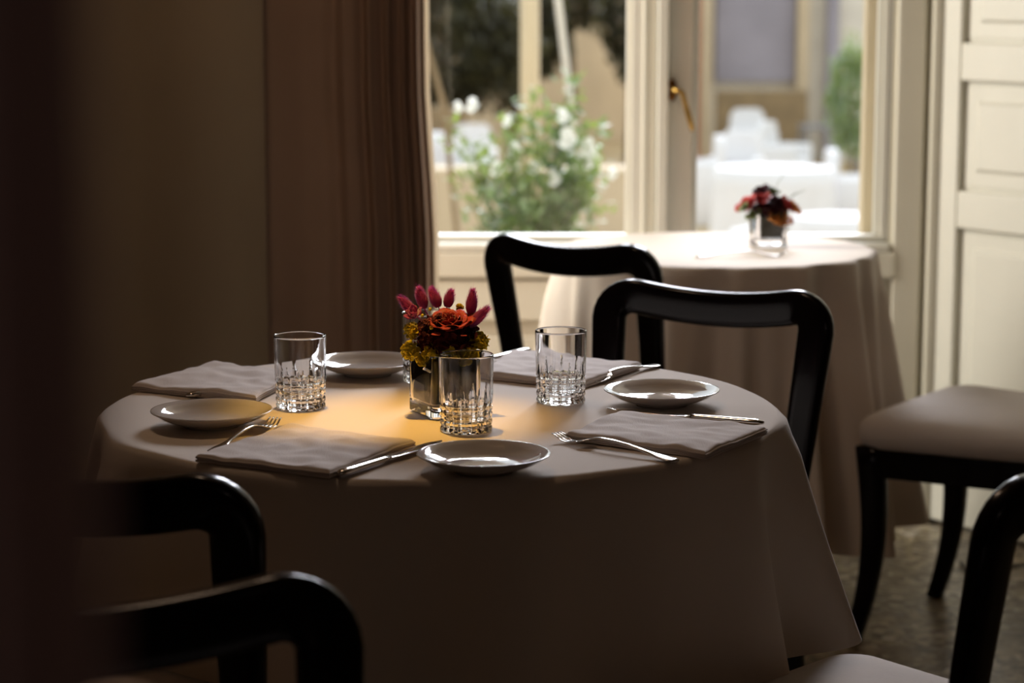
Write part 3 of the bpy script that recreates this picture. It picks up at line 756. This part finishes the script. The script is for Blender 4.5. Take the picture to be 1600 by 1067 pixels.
# dark trees
def foliage(n, c, rx, ry, rz_, size, seed):
    r_ = random.Random(seed); b = MB()
    for k in range(n):
        d = Vector((r_.gauss(0, 1), r_.gauss(0, 1), r_.gauss(0, 1))).normalized()*r_.uniform(.35, 1)**.5
        p = Vector(c)+Vector((d.x*rx, d.y*ry, d.z*rz_))*(1+.25*noise.noise(d*2.5+Vector((seed, 0, 0))))
        A = Matrix.Rotation(r_.uniform(0, 6), 3, 'Z') @ Matrix.Rotation(r_.uniform(0, 3), 3, 'X'); s = size*r_.uniform(.6, 1.2)
        b.add([p+A @ Vector(v)*s for v in ((0, -1, 0), (.32, -.35, .08), (.34, .3, .08), (0, 1, 0), (-.34, .3, .08), (-.32, -.35, .08))], [(0, 1, 2, 3), (0, 3, 4, 5)])
    return b
def tree(px, y, cz, rx, rz_, n, size, seed, label):
    x = aty(px, 100, y).x; t = thing('tree', label, 'tree', (x, y, GZ), 0, 'dark trees beyond the terrace')
    MB().tube([(0, 0, 0), (.03, 0, .8), (-.02, .02, cz-GZ)], [.09, .07, .05], 8).build('trunk', 'bark', t)
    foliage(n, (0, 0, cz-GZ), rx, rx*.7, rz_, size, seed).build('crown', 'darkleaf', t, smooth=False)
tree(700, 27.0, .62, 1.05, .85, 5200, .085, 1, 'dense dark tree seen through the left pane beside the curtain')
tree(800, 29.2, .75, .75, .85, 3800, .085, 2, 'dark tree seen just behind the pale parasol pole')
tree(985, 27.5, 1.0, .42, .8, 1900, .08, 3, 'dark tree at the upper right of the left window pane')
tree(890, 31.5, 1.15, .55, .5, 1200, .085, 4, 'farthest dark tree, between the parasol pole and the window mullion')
# rose bush in a pot
def bush():
    y = 7.6; base = Vector((aty(838, 300, y).x, y, GZ)); t = thing('rose_bush', 'leafy green rose bush with white flowers just outside the left window pane', 'bush', base)
    MB().lathe([(0, 0), (.16, 0), (.20, .32), (.21, .34), (.195, .34), (.18, .31), (0, .31)], 32).build('pot', 'pot', t, angle=35)
    rnd = random.Random(11); st = MB(); lf = MB(); tips = []
    cz = aty(835, 250, y).z-GZ
    for k in range(34):
        a = rnd.uniform(0, 2*PI); el = rnd.uniform(-.9, 1.3); q_ = rnd.uniform(.55, 1.05)
        e_ = Vector((math.cos(a)*math.cos(el)*.27*q_, math.sin(a)*math.cos(el)*.22*q_, cz+math.sin(el)*.27*q_))
        m_ = Vector((e_.x*.2, e_.y*.2, e_.z*.8)); p = []
        for j in range(11):
            s = j/10; p.append(Vector((0, 0, .3))*(1-s)**2+m_*2*s*(1-s)+e_*s*s)
        st.tube(p, [.004-.0026*j/10 for j in range(11)], 6)
        for j in range(7, 11):
            for q in range(17): tips.append(p[j]+Vector((rnd.gauss(0, .032), rnd.gauss(0, .032), rnd.gauss(0, .032))))
    for p in tips:
        A = Matrix.Rotation(rnd.uniform(0, 6), 3, 'Z') @ Matrix.Rotation(rnd.uniform(-1.1, 1.1), 3, 'X'); s = rnd.uniform(.017, .029)
        lf.add([p+A @ Vector(v)*s for v in ((0, -1, 0), (.4, -.45, .1), (.5, .2, .1), (0, 1, 0), (-.5, .2, .1), (-.4, -.45, .1))], [(0, 1, 2, 3), (0, 3, 4, 5)])
    st.build('stems', 'bark', t); lf.build('foliage', 'bushleaf', t, smooth=False)
    for i, (x, yy, r_) in enumerate([(888, 218, .026), (921, 232, .024), (928, 248, .02), (912, 253, .018), (880, 182, .018), (834, 262, .016), (866, 280, .018), (740, 165, .018), (795, 190, .014), (778, 264, .018), (958, 272, .014), (805, 236, .02), (716, 168, .014)]):
        o = rose(aty(x, yy, y-.1)-base, (rnd.uniform(-.4, .4), -1, .5), r_, r_, 'blossom', 'petalwhite', t, n=8, seed=i)
bush()
# parasol: pole and furled canopy
p = aty(828, 100, 10.4); t = thing('parasol', 'furled parasol on a pale wooden pole behind the rose bush', 'parasol', (p.x, 10.4, GZ))
MB().tube([(0, 0, .05), (0, 0, 3.6)], .044, 16).build('pole', 'pole', t)
MB().lathe([(0, 0), (.28, 0), (.28, .05), (.05, .07), (0, .07)], 32).build('base', 'greymetal', t, angle=35)
MB().lathe([(.05, 2.5), (.10, 2.55), (.12, 2.9), (.09, 3.4), (.03, 3.7), (0, 3.71)], 20).build('canopy', 'white_out', t)
p = aty(872, 0, 9.8); q = aty(893, 175, 9.8)
tag(MB().tube([(q.x+(q.x-p.x)*1.2, 9.8, GZ), (q.x, 9.8, q.z), (p.x, 9.8, p.z), (p.x-.02, 9.8, p.z+.5)], .017, 10).build('slanting_pole', 'palestone'), 'thin pale slanting pole right of the parasol pole', 'pole')
p = aty(672, 90, 11); q = aty(694, 165, 11)
tag(MB().tube([(q.x+(q.x-p.x)*2.5, 11, GZ), (q.x, 11, q.z), (p.x, 11, p.z), (p.x-.12, 11, p.z+.45)], .014, 10).build('slanting_pole', 'brownwood'), 'thin brown slanting pole beside the curtain edge outside', 'pole')
# white covered chairs and tables
def armchair(label):
    t = thing('terrace_armchair', label, 'chair', (0, 0, 0), 0, 'white covered terrace armchairs')
    def slab(hx, hy, z0, z1, r): return [rrect(hx-.012, hy-.012, r, z0), rrect(hx, hy, r, z0+.02), rrect(hx, hy, r, z1-.03), rrect(hx-.01, hy-.01, r, z1-.01), rrect(hx-.03, hy-.03, max(.005, r-.02), z1)]
    MB().rings(slab(.22, .23, .0, .46, .05)).build('seat', 'white_out', t)
    b = MB(); rs = []
    for k in range(9):
        a = PI*k/8
    o = []
    prof = [(-.21, .0), (-.215, .6), (-.20, .78), (-.17, .835), (-.12, .86), (.12, .86), (.17, .835), (.20, .78), (.215, .6), (.21, .0)]
    b.rings([[Vector((x, -.16, z)) for x, z in prof], [Vector((x, -.225, z)) for x, z in prof], [Vector((x*.96, -.245, z*.985)) for x, z in prof]]); b.build('backrest', 'white_out', t, angle=40)
    for s in (-1, 1):
        b = MB(); b.rings([[v+Vector((s*.225, .02, 0)) for v in rg] for rg in slab(.035, .21, .0, .62, .025)]); b.build('armrest', 'white_out', t)
    return t
def at_top(px, py, y): p = aty(px, py, y); return p.x
ac = None
def put(px, y, rz, label, ydz=None):
    global ac
    x = aty(px, 200, y).x
    if ac is None:
        ac = armchair(label); ac.location = (x, y, GZ); ac.rotation_euler = (0, 0, rz); return
    dup(ac, (x, y, GZ), rz, label)
def ydist(py, ztop): # depth at which a top of that height shows at row py
    d = ray(800, py); return (ztop-CAMH)/d.z*d.y
zt = GZ+.86
put(1175, ydist(171, zt), PI+.2, 'white covered armchair farthest back on the terrace, in front of the low brown wall')
put(1150, ydist(207, zt), PI*.9, 'white covered chair behind the white terrace table')
put(1226, ydist(190, zt), PI*1.35, 'white covered armchair turned sideways, right of the farthest one')
put(1092, ydist(212, zt), PI/2, 'white covered chair beside the window mullion, partly cut by it')
put(1336, ydist(245, zt)+.9, -PI/2, 'white covered chair at the right, beside the pale wooden post')
put(738, ydist(196, zt), PI, 'white covered chair left of the rose bush')
put(872, ydist(333, zt)-.6, .5, 'white covered chair low in the left pane, under the rose bush')
put(1128, ydist(352, zt), .9, 'nearest white covered chair behind the rear table at the left of its flowers')
put(975, ydist(345, zt)-1.6, 2.2, 'white covered chair peeping out by the left side of the mullion')
def ttable(px0, px1, py, label, hexa=False):
    z = GZ+.74; y = ydist(py, z); x0, x1 = aty(px0, py, y).x, aty(px1, py, y).x; R = (x1-x0)/2
    t = thing('terrace_table', label, 'table', ((x0+x1)/2, y, GZ), 0, 'white clothed terrace tables')
    n = 64; rs = []
    def rg(f, z, am=0): return [v for v in [Vector(((R*f+am*math.cos(9*a))*math.cos(a), (R*f*.9+am*math.cos(9*a))*math.sin(a), z)) for a in [2*PI*k/n for k in range(n)]]]
    MB().rings([rg(.05, .74), rg(.97, .74), rg(1, .735), rg(1.02, .6, .004), rg(1.06, .25, .018), rg(1.08, .12, .026)], True, False).build('cloth', 'white_out', t)
    MB().lathe([(0, 0), (.2, 0), (.2, .02), (.03, .05), (.03, .73), (0, .735)], 20).build('pedestal', 'greymetal', t, angle=35)
ttable(1118, 1302, 262, 'white clothed table on the terrace right behind the rear flowers')
ttable(600, 700, 208, 'white clothed terrace table at the far left beside the curtain')
ttable(1240, 1400, 338, 'nearest white clothed terrace table low beside the pale wooden post')
# grey table and potted shrub at right
z = GZ+.74; y = ydist(206, z)+1.2; x0, x1 = aty(1252, 206, y).x, aty(1342, 206, y).x
t = thing('grey_table', 'grey metal terrace table in front of the green shrub', 'table', ((x0+x1)/2, y, GZ))
MB().box(-(x1-x0)/2, (x1-x0)/2, -.3, .3, .71, .74).build('tabletop', 'greymetal', t, smooth=False)
for sx in (-1, 1):
    for sy in (-1, 1): MB().box(sx*(x1-x0)*.46-.02, sx*(x1-x0)*.46+.02, sy*.27-.02, sy*.27+.02, 0, .71).build('leg', 'greymetal', t, smooth=False)
y = 23.5; x = aty(1330, 200, y).x; t = thing('shrub', 'green shrub beside the pale wooden post outside', 'shrub', (x, y, GZ))
MB().tube([(0, 0, 0), (.01, 0, .6), (0, .01, 1.4)], [.02, .015, .01], 8).build('stem', 'bark', t)
foliage(1500, (0, 0, 1.15), .26, .26, .62, .05, 9).build('foliage', 'bushleaf', t, smooth=False)
